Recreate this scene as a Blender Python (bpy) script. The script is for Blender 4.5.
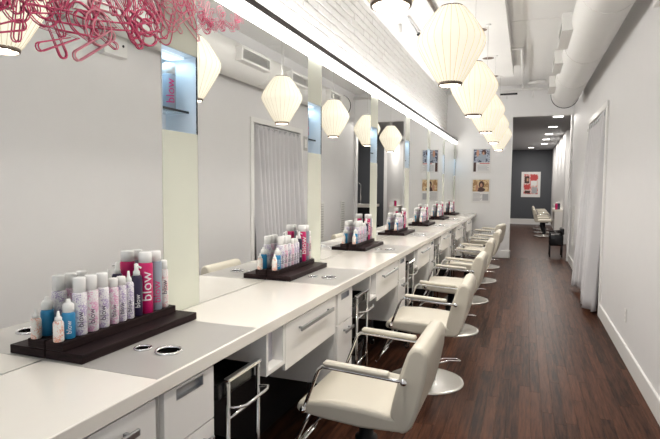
import bpy, bmesh, math, random
from mathutils import Vector, Matrix
random.seed(7)
S = bpy.context.scene
for o in list(bpy.data.objects): bpy.data.objects.remove(o)
COL = S.collection
R = math.radians
PI = math.pi

# ------------------------------------------------------------------ camera
FPX = 520.0
yaw, pitch, roll = R(20.61), R(3.71), R(0.415)
fw = Vector((-math.sin(yaw)*math.cos(pitch), math.cos(yaw)*math.cos(pitch), -math.sin(pitch)))
rt = Vector((math.cos(yaw), math.sin(yaw), 0)); up = rt.cross(fw)
rt, up = math.cos(roll)*rt + math.sin(roll)*up, -math.sin(roll)*rt + math.cos(roll)*up
cd = bpy.data.cameras.new('camera'); cd.sensor_width = 36; cd.lens = 36*FPX/660; cd.clip_start = .02
cam = bpy.data.objects.new('camera', cd); COL.objects.link(cam)
cam.matrix_world = Matrix(((rt.x, up.x, -fw.x, 0), (rt.y, up.y, -fw.y, 0), (rt.z, up.z, -fw.z, 1.5), (0, 0, 0, 1)))
S.camera = cam

# ------------------------------------------------------------------ world, large lights, exposure
S.view_settings.view_transform = 'Standard'; S.view_settings.look = 'None'
S.view_settings.gamma = 1; S.view_settings.use_curve_mapping = False
S.view_settings.exposure = 0.34
W = bpy.data.worlds.new('world'); S.world = W; W.use_nodes = True
W.node_tree.nodes['Background'].inputs[0].default_value = (.86, .93, 1, 1)
W.node_tree.nodes['Background'].inputs[1].default_value = 1.0

def area(name, loc, direction, sx, sy, watts, col=(1, 1, 1), shape='RECTANGLE', along=(0, 1, 0)):
    l = bpy.data.lights.new(name, 'AREA'); l.shape = shape; l.size = sx
    if shape in ('RECTANGLE', 'ELLIPSE'): l.size_y = sy
    l.energy = watts; l.color = col
    o = bpy.data.objects.new(name, l); COL.objects.link(o); o.location = loc
    z_ = -Vector(direction).normalized(); y_ = Vector(along); y_ = (y_-z_*y_.dot(z_)).normalized(); x_ = y_.cross(z_)   # size_y runs along `along`
    o.rotation_euler = Matrix((x_, y_, z_)).transposed().to_euler()
    return o
# daylight entering through the shop window behind the camera
area('window_daylight', (-.35, -2.75, 1.75), (0, 1, 0), 2.1, 2.6, 7, (.90, .95, 1), along=(0, 0, 1))
# tube lights lying in the cove on top of the mirror wall, shining up the bricks
area('cove_tube_light', (-1.545, 5.3, 2.535), (.15, 0, 1), .05, 10.6, 38, (1, .98, .96))

# ------------------------------------------------------------------ materials
def nodes(name):
    m = bpy.data.materials.new(name); m.use_nodes = True
    return m, m.node_tree.nodes, m.node_tree.links, m.node_tree.nodes['Principled BSDF']
def mat(name, col, rough=.5, metal=0, bump=0, bscale=60, var=0, vscale=6, emit=None, estr=0, spec=None, trans=0, alpha=1, coat=0):
    m, N, L, p = nodes(name)
    p.inputs['Base Color'].default_value = (*col, 1); p.inputs['Roughness'].default_value = rough
    p.inputs['Metallic'].default_value = metal
    if spec is not None: p.inputs['Specular IOR Level'].default_value = spec
    if trans: p.inputs['Transmission Weight'].default_value = trans
    if alpha < 1: p.inputs['Alpha'].default_value = alpha
    if coat: p.inputs['Coat Weight'].default_value = coat; p.inputs['Coat Roughness'].default_value = .12
    if emit: p.inputs['Emission Color'].default_value = (*emit, 1); p.inputs['Emission Strength'].default_value = estr
    tc = N.new('ShaderNodeTexCoord')
    nz = N.new('ShaderNodeTexNoise'); nz.inputs['Scale'].default_value = vscale; nz.inputs['Detail'].default_value = 4
    L.new(tc.outputs['Object'], nz.inputs['Vector'])
    mx = N.new('ShaderNodeMix'); mx.data_type = 'RGBA'
    v = max(var, .015)
    mx.inputs['A'].default_value = (*[c*(1-v) for c in col], 1); mx.inputs['B'].default_value = (*[min(1, c*(1+v)) for c in col], 1)
    L.new(nz.outputs['Fac'], mx.inputs['Factor']); L.new(mx.outputs['Result'], p.inputs['Base Color'])
    if bump:
        n2 = N.new('ShaderNodeTexNoise'); n2.inputs['Scale'].default_value = bscale; n2.inputs['Detail'].default_value = 3
        L.new(tc.outputs['Object'], n2.inputs['Vector'])
        b = N.new('ShaderNodeBump'); b.inputs['Strength'].default_value = bump; b.inputs['Distance'].default_value = .01
        L.new(n2.outputs['Fac'], b.inputs['Height']); L.new(b.outputs['Normal'], p.inputs['Normal'])
    return m
def emat(name, col, s, base=(.8, .8, .8)):
    return mat(name, base, .6, emit=col, estr=s)
def wood(name, c1, c2, rough, rnd=True, scale=(30, 2.2, 30)):
    m, N, L, p = nodes(name)
    tc = N.new('ShaderNodeTexCoord'); mp = N.new('ShaderNodeMapping'); mp.inputs['Scale'].default_value = scale
    L.new(tc.outputs['Object'], mp.inputs['Vector'])
    oi = N.new('ShaderNodeObjectInfo')
    nz = N.new('ShaderNodeTexNoise'); nz.noise_dimensions = '4D'; nz.inputs['Scale'].default_value = 1.6; nz.inputs['Detail'].default_value = 6; nz.inputs['Roughness'].default_value = .65
    L.new(mp.outputs['Vector'], nz.inputs['Vector'])
    mm = N.new('ShaderNodeMath'); mm.operation = 'MULTIPLY'; mm.inputs[1].default_value = 37
    L.new(oi.outputs['Random'], mm.inputs[0]); L.new(mm.outputs[0], nz.inputs['W'])
    mx = N.new('ShaderNodeMix'); mx.data_type = 'RGBA'; mx.inputs['A'].default_value = (*c1, 1); mx.inputs['B'].default_value = (*c2, 1)
    ad = N.new('ShaderNodeMath'); ad.operation = 'MULTIPLY_ADD'; ad.inputs[1].default_value = .55; ad.inputs[2].default_value = -.28
    L.new(oi.outputs['Random'], ad.inputs[0])
    rg = N.new('ShaderNodeMapRange'); rg.inputs['From Min'].default_value = .32; rg.inputs['From Max'].default_value = .68
    L.new(nz.outputs['Fac'], rg.inputs['Value'])
    sm = N.new('ShaderNodeMath'); sm.operation = 'ADD'; sm.use_clamp = True
    L.new(rg.outputs['Result'], sm.inputs[0])
    if rnd: L.new(ad.outputs[0], sm.inputs[1])
    else: sm.inputs[1].default_value = 0
    L.new(sm.outputs[0], mx.inputs['Factor']); L.new(mx.outputs['Result'], p.inputs['Base Color'])
    p.inputs['Roughness'].default_value = rough; p.inputs['IOR'].default_value = 1.14
    b = N.new('ShaderNodeBump'); b.inputs['Strength'].default_value = .25; b.inputs['Distance'].default_value = .004
    L.new(nz.outputs['Fac'], b.inputs['Height']); L.new(b.outputs['Normal'], p.inputs['Normal'])
    return m
def speckle(name, base, dot, scale=260, thr=.52):
    m, N, L, p = nodes(name)
    tc = N.new('ShaderNodeTexCoord')
    nz = N.new('ShaderNodeTexNoise'); nz.inputs['Scale'].default_value = scale; nz.inputs['Detail'].default_value = 2
    n2 = N.new('ShaderNodeTexNoise'); n2.inputs['Scale'].default_value = 28
    L.new(tc.outputs['Object'], nz.inputs['Vector']); L.new(tc.outputs['Object'], n2.inputs['Vector'])
    mu = N.new('ShaderNodeMath'); mu.operation = 'ADD'; L.new(nz.outputs['Fac'], mu.inputs[0]); L.new(n2.outputs['Fac'], mu.inputs[1])
    rg = N.new('ShaderNodeMapRange'); rg.inputs['From Min'].default_value = 2*thr-.06; rg.inputs['From Max'].default_value = 2*thr+.06
    L.new(mu.outputs[0], rg.inputs['Value'])
    mx = N.new('ShaderNodeMix'); mx.data_type = 'RGBA'; mx.inputs['A'].default_value = (*base, 1); mx.inputs['B'].default_value = (*dot, 1)
    L.new(rg.outputs['Result'], mx.inputs['Factor']); L.new(mx.outputs['Result'], p.inputs['Base Color'])
    p.inputs['Roughness'].default_value = .35
    return m

M = {}
M['wall'] = mat('wall_paint', (.77, .76, .76), .6, bump=.04, bscale=120)
M['endwall'] = mat('end_wall_paint', (.90, .895, .89), .6, bump=.04, bscale=120)
M['ceil'] = mat('ceiling_paint', (.84, .83, .81), .65, bump=.03)
M['brick'] = mat('white_painted_brick', (.86, .85, .83), .55, bump=.5, bscale=70, var=.04, vscale=30)
M['mortar'] = mat('white_painted_mortar', (.60, .58, .55), .7, bump=.4, bscale=90)
M['trimw'] = mat('white_trim_paint', (.86, .85, .83), .35)
M['duct'] = mat('duct_white_paint', (.82, .81, .785), .45, bump=.03)
M['grey_grille'] = mat('grille_grey', (.50, .49, .47), .5)
M['mirror'] = mat('mirror_silver', (.88, .885, .875), .0, 1)
for n_ in M['mirror'].node_tree.nodes:
    if n_.type == 'MIX': n_.inputs['A'].default_value = n_.inputs['B'].default_value = (.88, .885, .875, 1)
M['frost'] = mat('frosted_glass_sage', (.70, .72, .62), .22, coat=.3)
M['edge'] = mat('glass_edge_dark', (.05, .07, .06), .2)
M['counter'] = mat('countertop_gloss_white', (.93, .89, .82), .16, coat=.25)
M['plate'] = mat('inset_plate_greige', (.43, .415, .395), .28)
M['lam'] = mat('cabinet_white_laminate', (.90, .88, .85), .35)
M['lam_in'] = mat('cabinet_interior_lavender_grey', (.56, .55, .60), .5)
M['chrome'] = mat('chrome', (.82, .82, .83), .08, 1)
M['basem'] = mat('satin_base_plate', (.80, .77, .72), .22, .55)
M['hole'] = mat('hole_black', (.003, .003, .003), 1, spec=0)
M['cartm'] = mat('satin_chrome', (.62, .60, .57), .16, 1)
M['steel'] = mat('brushed_steel', (.45, .46, .48), .28, 1)
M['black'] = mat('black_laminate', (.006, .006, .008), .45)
M['blackgl'] = mat('black_gloss_plastic', (.008, .008, .010), .25)
M['darkmetal'] = mat('dark_bronze_trim', (.022, .010, .010), .4)
M['vinyl'] = mat('cream_vinyl', (.60, .555, .465), .42, bump=.05, bscale=220)
M['traywood'] = wood('espresso_wood', (.012, .008, .009), (.045, .028, .028), .4, False, (6, 1.2, 40))
M['plank'] = wood('dark_walnut_plank', (.016, .0065, .0045), (.115, .047, .027), .36)
M['plank2'] = wood('dark_walnut_far', (.04, .021, .016), (.10, .05, .036), .32, False, (12, .9, 12))
M['shade'] = emat('lamp_shade_glow', (1, .92, .74), .60, (.55, .52, .44))
M['rib'] = emat('lamp_rib_wire', (1, .82, .54), .40, (.4, .36, .27))
M['disc'] = emat('lamp_bulb_diffuser', (1, .95, .84), 3.0)
M['ring'] = mat('lamp_ring_bronze', (.17, .13, .10), .35, .6)
M['cord'] = mat('white_cord', (.62, .61, .58), .5)
M['fascia'] = emat('valance_light_diffuser', (1, .985, .95), 2.4)
M['pink'] = mat('pink_vinyl_lettering', (.80, .085, .21), .4)
M['pink2'] = mat('pale_pink_vinyl_lettering', (.86, .30, .38), .4)
M['curtain'] = None
M['nichew'] = mat('niche_white', (.80, .84, .88), .4)
M['glass'] = mat('shelf_glass', (.55, .62, .64), .05, alpha=.25)
M['nlight'] = emat('niche_led', (.66, .84, 1), .6)
M['capw'] = mat('white_plastic', (.93, .92, .90), .35)
M['capc'] = mat('frosted_clear_plastic', (.93, .92, .91), .25)
M['white_purple'] = speckle('white_purple_print', (.92, .90, .91), (.50, .40, .62), thr=.53)
M['white_pink'] = speckle('white_pink_print', (.93, .90, .90), (.82, .42, .62), thr=.525)
M['white_orange'] = speckle('white_peach_print', (.93, .90, .86), (.85, .42, .30))
M['white_rose'] = speckle('white_rose_print', (.93, .88, .86), (.80, .40, .42), thr=.54)
M['blue'] = mat('cyan_blue_plastic', (.025, .26, .52), .3)
M['navy'] = mat('navy_purple_plastic', (.022, .014, .05), .3)
M['magenta'] = mat('magenta_plastic', (.66, .012, .15), .28)
M['greyblue'] = mat('grey_blue_plastic', (.33, .38, .45), .3)
M['ink'] = mat('dark_ink', (.06, .04, .08), .5)
M['inkw'] = mat('white_ink', (.86, .84, .84), .5)
M['inkp'] = mat('pink_ink', (.66, .03, .20), .5)
M['grey_wall'] = mat('slate_grey_paint', (.078, .083, .096), .6)
M['grey_ceil'] = mat('grey_ceiling', (.42, .42, .43), .7)
M['panel'] = emat('downlight_panel', (1, .97, .9), 5)
M['brown'] = mat('downlight_baffle_brown', (.13, .08, .055), .5)
M['red'] = mat('red_print', (.55, .06, .06), .5)
M['skin'] = mat('poster_skin_tone', (.55, .30, .20), .5)
M['hair'] = mat('poster_dark_hair', (.07, .03, .025), .5)
M['navyp'] = speckle('poster_blue_black_photo', (.05, .06, .10), (.42, .46, .55), 22, .50)
M['ochre'] = speckle('poster_ochre_photo', (.42, .24, .10), (.72, .55, .32), 18, .50)
M['redp'] = speckle('poster_red_photo', (.60, .10, .10), (.75, .62, .58), 9, .50)
M['paper'] = mat('poster_paper', (.80, .79, .78), .5)
M['tgrey'] = mat('poster_grey_text', (.42, .42, .44), .5)
m, N, L, p = nodes('sheer_grey_curtain'); M['curtain'] = m
p.inputs['Base Color'].default_value = (.74, .73, .75, 1); p.inputs['Roughness'].default_value = .8
p.inputs['Alpha'].default_value = .86
tr = N.new('ShaderNodeTexWave'); tr.wave_type = 'BANDS'; tr.inputs['Scale'].default_value = 180
tc = N.new('ShaderNodeTexCoord'); L.new(tc.outputs['Object'], tr.inputs['Vector'])
b = N.new('ShaderNodeBump'); b.inputs['Strength'].default_value = .08; L.new(tr.outputs['Fac'], b.inputs['Height']); L.new(b.outputs['Normal'], p.inputs['Normal'])

# ------------------------------------------------------------------ mesh helpers
class MB:
    def __init__(s): s.v = []; s.f = []; s.sm = []
    def add(s, vs, fs, smooth=False):
        n = len(s.v); s.v += [tuple(a) for a in vs]; s.f += [tuple(i+n for i in f) for f in fs]; s.sm += [smooth]*len(fs); return s
    def box(s, x0, x1, y0, y1, z0, z1):
        x0, x1 = min(x0, x1), max(x0, x1); y0, y1 = min(y0, y1), max(y0, y1); z0, z1 = min(z0, z1), max(z0, z1)
        return s.add([(x0, y0, z0), (x1, y0, z0), (x1, y1, z0), (x0, y1, z0), (x0, y0, z1), (x1, y0, z1), (x1, y1, z1), (x0, y1, z1)],
                     [(3, 2, 1, 0), (4, 5, 6, 7), (0, 1, 5, 4), (1, 2, 6, 5), (2, 3, 7, 6), (3, 0, 4, 7)])
    def cbox(s, x0, x1, y0, y1, z0, z1, c=.004):      # chamfered box
        vs = []; 
        for z, i in ((z0, c), (z0+c, 0), (z1-c, 0), (z1, c)):
            for (x, y) in ((x0+i, y0+c), (x0+c, y0+i), (x1-c, y0+i), (x1-i, y0+c), (x1-i, y1-c), (x1-c, y1-i), (x0+c, y1-i), (x0+i, y1-c)):
                vs.append((x, y, z))
        fs = [tuple(range(7, -1, -1)), tuple(range(24, 32))]
        for k in range(3):
            for j in range(8): fs.append((k*8+j, k*8+(j+1) % 8, k*8+8+(j+1) % 8, k*8+8+j))
        return s.add(vs, fs)
    def lathe(s, prof, seg=20, c=(0, 0, 0), smooth=True, rad=None, cap=True):
        vs = []; n = len(prof)
        for j in range(seg):
            a = 2*PI*j/seg; k = rad(j) if rad else 1
            for (r, z) in prof: vs.append((c[0]+r*k*math.cos(a), c[1]+r*k*math.sin(a), c[2]+z))
        fs = []
        for j in range(seg):
            j2 = (j+1) % seg
            for i in range(n-1): fs.append((j*n+i, j2*n+i, j2*n+i+1, j*n+i+1))
        s.add(vs, fs, smooth)
        if cap:
            if prof[0][0] > 1e-5: s.f.append(tuple(len(s.v)-len(vs)+j*n for j in range(seg-1, -1, -1))); s.sm.append(False)
            if prof[-1][0] > 1e-5: s.f.append(tuple(len(s.v)-len(vs)+j*n+n-1 for j in range(seg))); s.sm.append(False)
        return s
    def tube(s, pts, r, seg=8, closed=False):
        P = [Vector(q) for q in pts]; n = len(P); vs = []; prev = None
        for i in range(n):
            a = P[(i-1) % n] if (closed or i > 0) else P[i]; b_ = P[(i+1) % n] if (closed or i < n-1) else P[i]
            t = (b_-a); t = t.normalized() if t.length > 1e-9 else Vector((0, 0, 1))
            if prev is None:
                ref = Vector((0, 0, 1)) if abs(t.z) < .9 else Vector((1, 0, 0)); u = t.cross(ref).normalized()
            else:
                u = (prev - t*prev.dot(t)); u = u.normalized() if u.length > 1e-6 else prev
            prev = u; w = t.cross(u); rr = r[i] if isinstance(r, (list, tuple)) else r
            for j in range(seg): vs.append(P[i] + (u*math.cos(2*PI*j/seg) + w*math.sin(2*PI*j/seg))*rr)
        fs = []; m_ = n if closed else n-1
        for i in range(m_):
            for j in range(seg):
                i2 = (i+1) % n; fs.append((i*seg+j, i*seg+(j+1) % seg, i2*seg+(j+1) % seg, i2*seg+j))
        s.add(vs, fs, True)
        if not closed:
            k = len(s.v)-len(vs); s.f.append(tuple(k+j for j in range(seg-1, -1, -1))); s.f.append(tuple(k+(n-1)*seg+j for j in range(seg))); s.sm += [False, False]
        return s
    def prism_y(s, prof, y0, y1):                    # polygon in (x, z), extruded along y
        n = len(prof); vs = [(x, y0, z) for x, z in prof]+[(x, y1, z) for x, z in prof]
        fs = [tuple(range(n)), tuple(range(2*n-1, n-1, -1))]+[(i, i+n, (i+1) % n+n, (i+1) % n) for i in range(n)]
        return s.add(vs, fs)
    def torus(s, c, R_, r, seg=24, sg=6, axis='z'):
        pts = []
        for j in range(seg):
            a = 2*PI*j/seg; u_, v_ = R_*math.cos(a), R_*math.sin(a)
            pts.append((c[0]+u_, c[1]+v_, c[2]) if axis == 'z' else ((c[0], c[1]+u_, c[2]+v_) if axis == 'x' else (c[0]+u_, c[1], c[2]+v_)))
        return s.tube(pts, r, sg, True)
    def mesh(s, name, material):
        me = bpy.data.meshes.new(name); me.from_pydata(s.v, [], s.f); me.materials.append(material)
        me.polygons.foreach_set('use_smooth', s.sm); me.update()
        bm = bmesh.new(); bm.from_mesh(me); bmesh.ops.recalc_face_normals(bm, faces=bm.faces); bm.to_mesh(me); bm.free()
        return me
    def build(s, name, material, parent=None, loc=(0, 0, 0), bevel=0, segs=2):
        o = bpy.data.objects.new(name, s.mesh(name, material)); COL.objects.link(o); o.location = loc
        if parent: o.parent = parent
        if bevel:
            bv = o.modifiers.new('bevel', 'BEVEL'); bv.width = bevel; bv.segments = segs; bv.limit_method = 'ANGLE'; bv.angle_limit = R(35)
            for pl in o.data.polygons: pl.use_smooth = True
            o.data.set_sharp_from_angle(angle=R(50))
        return o
def tag(o, label=None, cat=None, group=None, kind=None):
    if label: o['label'] = label
    if cat: o['category'] = cat
    if group: o['group'] = group
    if kind: o['kind'] = kind
    return o
def thing(name, label, cat, loc=(0, 0, 0), rz=0, group=None):
    o = bpy.data.objects.new(name, None); COL.objects.link(o); o.location = loc; o.rotation_euler = (0, 0, rz); o.empty_display_size = .1
    return tag(o, label, cat, group)
def struct(o, label=None):
    o['kind'] = 'structure'
    if label: o['label'] = label
    return o
def copy_tree(o, parent=None):
    c = o.copy(); COL.objects.link(c)
    if parent: c.parent = parent
    for ch in o.children: copy_tree(ch, c)
    return c
def box(name, material, b, parent=None, bevel=0):
    return MB().box(*b).build(name, material, parent, bevel=bevel)
_txt = {}
def text_raw(s, size):
    if (s, size) in _txt: return _txt[(s, size)]
    cu = bpy.data.curves.new('t', 'FONT'); cu.body = s; cu.size = size; cu.align_x = 'CENTER'; cu.align_y = 'CENTER'; cu.resolution_u = 2
    ob = bpy.data.objects.new('t', cu); COL.objects.link(ob)
    bpy.context.view_layer.update()
    me = bpy.data.meshes.new_from_object(ob.evaluated_get(bpy.context.evaluated_depsgraph_get()))
    bm = bmesh.new(); bm.from_mesh(me); st = size/14
    for i_ in range(-9, 10): bmesh.ops.bisect_plane(bm, geom=bm.verts[:]+bm.edges[:]+bm.faces[:], plane_co=(0, i_*st, 0), plane_no=(0, 1, 0))
    bm.to_mesh(me); bm.free()
    r_ = ([tuple(v.co) for v in me.vertices], [tuple(q.vertices) for q in me.polygons])
    bpy.data.objects.remove(ob); bpy.data.curves.remove(cu); bpy.data.meshes.remove(me)
    _txt[(s, size)] = r_
    return r_
def wrap_text(s, size, r, zc, ang):                 # lettering reading upwards, wrapped on a cylinder
    vs, fs = text_raw(s, size)
    return MB().add([((r+.0008)*math.cos(ang-y/r), (r+.0008)*math.sin(ang-y/r), zc+x) for x, y, z in vs], fs)

# ------------------------------------------------------------------ constants of the room
XM, XB, XW, XF, YE, ZC = -1.450, -1.644, .85, -.986, 11.55, .93
YB = -2.6
P_ST, P_MIR = 1.545, 1.574
ZT = 2.42                                            # top edge of the mirrors
ORD = ['nearest', 'second', 'third', 'fourth', 'fifth', 'sixth', 'seventh']

# ------------------------------------------------------------------ floor of single planks
fl = struct(box('floor', M['plank2'], (-1.75, 2.8, YB, 23, -.06, -.012)), 'dark brown hardwood plank floor')
pw = .071; rows = int((XW+1.0)/pw)+1
lens_ = [.55, .75, .95, 1.15, 1.4]; pm = {}
for l_ in lens_: pm[l_] = MB().cbox(-pw/2+.0003, pw/2-.0003, 0, l_-.0006, -.012, 0, .0004).mesh('plank', M['plank'])
rest = MB()
for i in range(rows):
    x = XW - pw*(i+.5); y = 2.2 - random.random()*1.2
    yy = y
    while yy < YE+.12:
        l_ = random.choice(lens_)
        if yy+l_ > YE+.12: l_ = min(lens_, key=lambda q: abs(q-(YE+.12-yy)))
        if yy+l_ > YE+.4: break
        o = bpy.data.objects.new('plank', pm[l_]); COL.objects.link(o); o.parent = fl; o.location = (x, yy, 0)
        yy += l_
    yy = y
    while yy > YB:
        l_ = random.choice(lens_); rest.cbox(x-pw/2+.0003, x+pw/2-.0003, max(YB, yy-l_), yy-.0006, -.012, 0, .0004); yy -= l_
xr = XW - pw*rows
while xr > -1.64:
    yy = YB
    while yy < YE:
        l_ = random.choice(lens_); rest.cbox(xr-pw+.0006, xr-.0006, yy, min(YE, yy+l_)-.0006, -.012, 0, .0004); yy += l_
    xr -= pw
tag(rest.build('plank_field', M['plank'], fl), 'dark planks under the counter and by the window', kind='stuff')

# ------------------------------------------------------------------ walls and ceiling
# left wall: mortar backing plus single bricks above the mirror wall
wl = struct(box('wall_left', M['mortar'], (-1.85, XB-.013, YB, YE+.02, 0, 3.75)), 'white painted brick wall above the mirrors')
bl, bh, bj = .203, .062, .009
bmesh_, half = MB().cbox(-.03, 0, 0, bl, 0, bh, .004).mesh('brick', M['brick']), MB().cbox(-.03, 0, 0, bl/2-bj/2, 0, bh, .004).mesh('brick', M['brick'])
stuff = MB(); cz = 2.44; ci = 0; nb = 0
while cz < 3.56:
    y = YB + (bl+bj)/2*(ci % 2)
    while y < YE-.02:
        dx = random.uniform(-.004, .004)
        l_ = min(bl, YE-y)
        vis = (2.58 < cz < 3.40) and 2.75+(cz-2.58)*2.2 < y < 8.1+(cz-2.58)*.6 and l_ == bl
        if vis and nb < 298:
            o = bpy.data.objects.new('brick', bmesh_); COL.objects.link(o); o.parent = wl; o.location = (XB+dx, y, cz); nb += 1
        else: stuff.cbox(XB-.03+dx, XB+dx, y, y+l_, cz, cz+bh, .004)
        y += bl+bj
    cz += bh+bj; ci += 1
tag(stuff.build('brick_field', M['brick'], wl), 'far white painted bricks', kind='stuff')

# right wall with the curtained doorway
DY0, DY1, DZ = 6.76, 8.42, 2.415
w = MB(); w.box(XW, XW+.16, YB, DY0, 0, 3.75); w.box(XW, XW+.16, DY1, YE+.15, 0, 3.75); w.box(XW, XW+.16, DY0, DY1, DZ, 3.75)
struct(w.build('wall_right', M['wall']), 'long white wall facing the mirrors')
# end wall with the tall opening
w = MB(); w.box(-1.85, -.30, YE, YE+.15, 0, 3.75); w.box(-.30, .81, YE, YE+.15, 2.96, 3.75); w.box(.81, XW+.02, YE, YE+.15, 0, 3.75)
struct(w.build('wall_end', M['endwall']), 'white end wall with a tall open passage')
# back wall: shop window behind the camera
w = MB(); w.box(-1.85, -1.5, YB-.15, YB, 0, 3.75); w.box(.75, 1.0, YB-.15, YB, 0, 3.75); w.box(-1.5, .75, YB-.15, YB, 0, .4); w.box(-1.5, .75, YB-.15, YB, 3.1, 3.75)
struct(w.build('wall_back', M['wall']))
wf = MB(); wf.box(-1.5, -1.45, YB-.1, YB-.04, .4, 3.1); wf.box(.7, .75, YB-.1, YB-.04, .4, 3.1); wf.box(-.40, -.35, YB-.1, YB-.04, .4, 3.1); wf.box(-1.5, .75, YB-.1, YB-.04, .4, .45); wf.box(-1.5, .75, YB-.1, YB-.04, 3.05, 3.1)
struct(wf.build('window_1', M['darkmetal']))
# ceiling: two boards with an open joint, and the lower board over the pendant lamps
c = MB(); c.box(-1.85, 1.0, YB-.1, 7.14, 3.6, 3.75); c.box(-1.85, 1.0, 7.152, YE+.1, 3.6, 3.75); c.box(-1.85, 1.0, 7.1, 7.2, 3.66, 3.76)
struct(c.build('ceiling', M['ceil']), 'white painted ceiling with a straight joint')
struct(box('trim_1', M['ceil'], (XB-.01, -.262, YB, 9.70, 3.42, 3.60)), 'lower white ceiling board above the pendant lamps')
# baseboards
def baseboard(name, bxs, parts=None):
    w = MB()
    for (x0, x1, y0, y1) in bxs: w.cbox(x0, x1, y0, y1, 0, .155, .006)
    return struct(w.build(name, M['trimw']))
baseboard('baseboard_right', [(XW-.02, XW, YB, DY0-.10), (XW-.02, XW, DY1+.10, YE)])
baseboard('baseboard_end', [(-1.0, -.28, YE-.02, YE), (-.30, -.28, YE-.02, YE+.17)])
# doorway casing
dc = MB(); dc.cbox(XW-.022, XW+.05, DY0-.10, DY0, 0, DZ+.0, .004); dc.cbox(XW-.022, XW+.05, DY1, DY1+.10, 0, DZ, .004); dc.cbox(XW-.022, XW+.05, DY0-.10, DY1+.10, DZ, DZ+.075, .004)
struct(dc.build('door_1', M['trimw']), 'white casing of the curtained doorway')
al = MB(); al.box(2.0, 2.1, DY0-.4, DY1+.4, 0, 2.7); al.box(XW+.16, 2.1, DY0-.5, DY0-.4, 0, 2.7); al.box(XW+.16, 2.1, DY1+.4, DY1+.5, 0, 2.7); al.box(XW+.16, 2.1, DY0-.5, DY1+.5, 2.7, 2.8)
struct(al.build('wall_alcove', M['wall']), 'dim room behind the curtain')
# curtain
ct = thing('curtain', 'sheer grey curtain hanging in the white-framed doorway', 'curtain', (.80, (DY0+DY1)/2, .03))
m_ = MB(); ny, nz_ = 150, 22; g = []
for i in range(nz_+1):
    t = i/nz_; z = 2.375*t
    for j in range(ny+1):
        s_ = j/ny; yv = (s_-.5)*(1.655-.06*(1-t)) ; amp = .028+.032*(1-t)
        xv = amp*math.sin(s_*2*PI*11.0+.6*math.sin(3*t)+1.5*math.sin(s_*5)) - .05*(1-t)*math.sin(s_*PI*2.2+.3) + .012*math.sin(s_*61+t*2) + .058 - .085*(1-t)
        zb = z + (1-t)*(.03*math.sin(s_*9)+.035*math.sin(s_*PI))
        g.append((xv, yv, zb))
m_.add(g, [(i*(ny+1)+j, i*(ny+1)+j+1, (i+1)*(ny+1)+j+1, (i+1)*(ny+1)+j) for i in range(nz_) for j in range(ny)], True)
co = m_.build('curtain_cloth', M['curtain'], ct); sl = co.modifiers.new('thick', 'SOLIDIFY'); sl.thickness = .003
mh = MB(); mh.tube([(.058, -.825, 2.345), (.058, .825, 2.345)], .010); mh.build('rod', M['chrome'], ct)
for j in range(9): MB().torus((.026, -.74+.185*j, 2.325), .020, .006, 14, 6, 'x').build('grommet', M['steel'], ct)

# mirror wall (built-out partition that carries mirrors, frosted strips and niches)
SR = [2.084+P_MIR*k for k in range(7)]; SL = [r_-.256 for r_ in SR]; NZ0, NZ1 = 1.735, 2.09
pt = MB(); prev = YB
for k in range(7):
    pt.box(-1.625, XM-.006, prev, SL[k], ZC-.05, 2.47)
    pt.box(-1.625, XM-.006, SL[k], SR[k], ZC-.05, NZ0-.012); pt.box(-1.625, XM-.006, SL[k], SR[k], NZ1+.012, 2.47)
    prev = SR[k]
pt.box(-1.625, XM-.006, prev, YE, ZC-.05, 2.47)
struct(pt.build('wall_mirror_partition', M['trimw']), 'white built-out partition behind the mirrors')
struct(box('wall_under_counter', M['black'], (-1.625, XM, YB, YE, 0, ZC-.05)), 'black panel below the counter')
edges = [(.46, SL[0])]+[(SR[k], SL[k+1]) for k in range(6)]
mlab = ['big frameless wall mirror nearest the camera with pink lettering across its top', 'frameless wall mirror reflecting the curtained doorway, second from the camera', 'frameless wall mirror third from the camera', 'frameless wall mirror fourth from the camera', 'frameless wall mirror fifth from the camera', 'frameless wall mirror sixth from the camera', 'narrow-looking wall mirror at the far end of the row']
for k, (a, b_) in enumerate(edges):
    mo = MB().cbox(XM-.006, XM, a+.0015, b_-.0015, ZC, ZT, .0012).build('wall_mirror', M['mirror']); tag(mo, mlab[k], 'mirror', 'mirrors along the counter')
struct(box('wall_mirror_near', M['trimw'], (XM-.006, XM, YB, .458, ZC, ZT)))
struct(box('wall_mirror_far', M['frost'], (XM-.006, XM, SR[6]+.002, YE, ZC, ZT)))
for k in range(7):
    t = MB(); t.cbox(XM-.006, XM, SL[k]+.001, SR[k]-.001, ZC, NZ0, .0012); t.cbox(XM-.006, XM, SL[k]+.001, SR[k]-.001, NZ1, ZT, .0012)
    struct(t.build('trim_%d' % (k+2), M['frost']), 'sage frosted glass strip, %s from the camera' % ORD[k].replace('nearest', 'first'))

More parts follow.
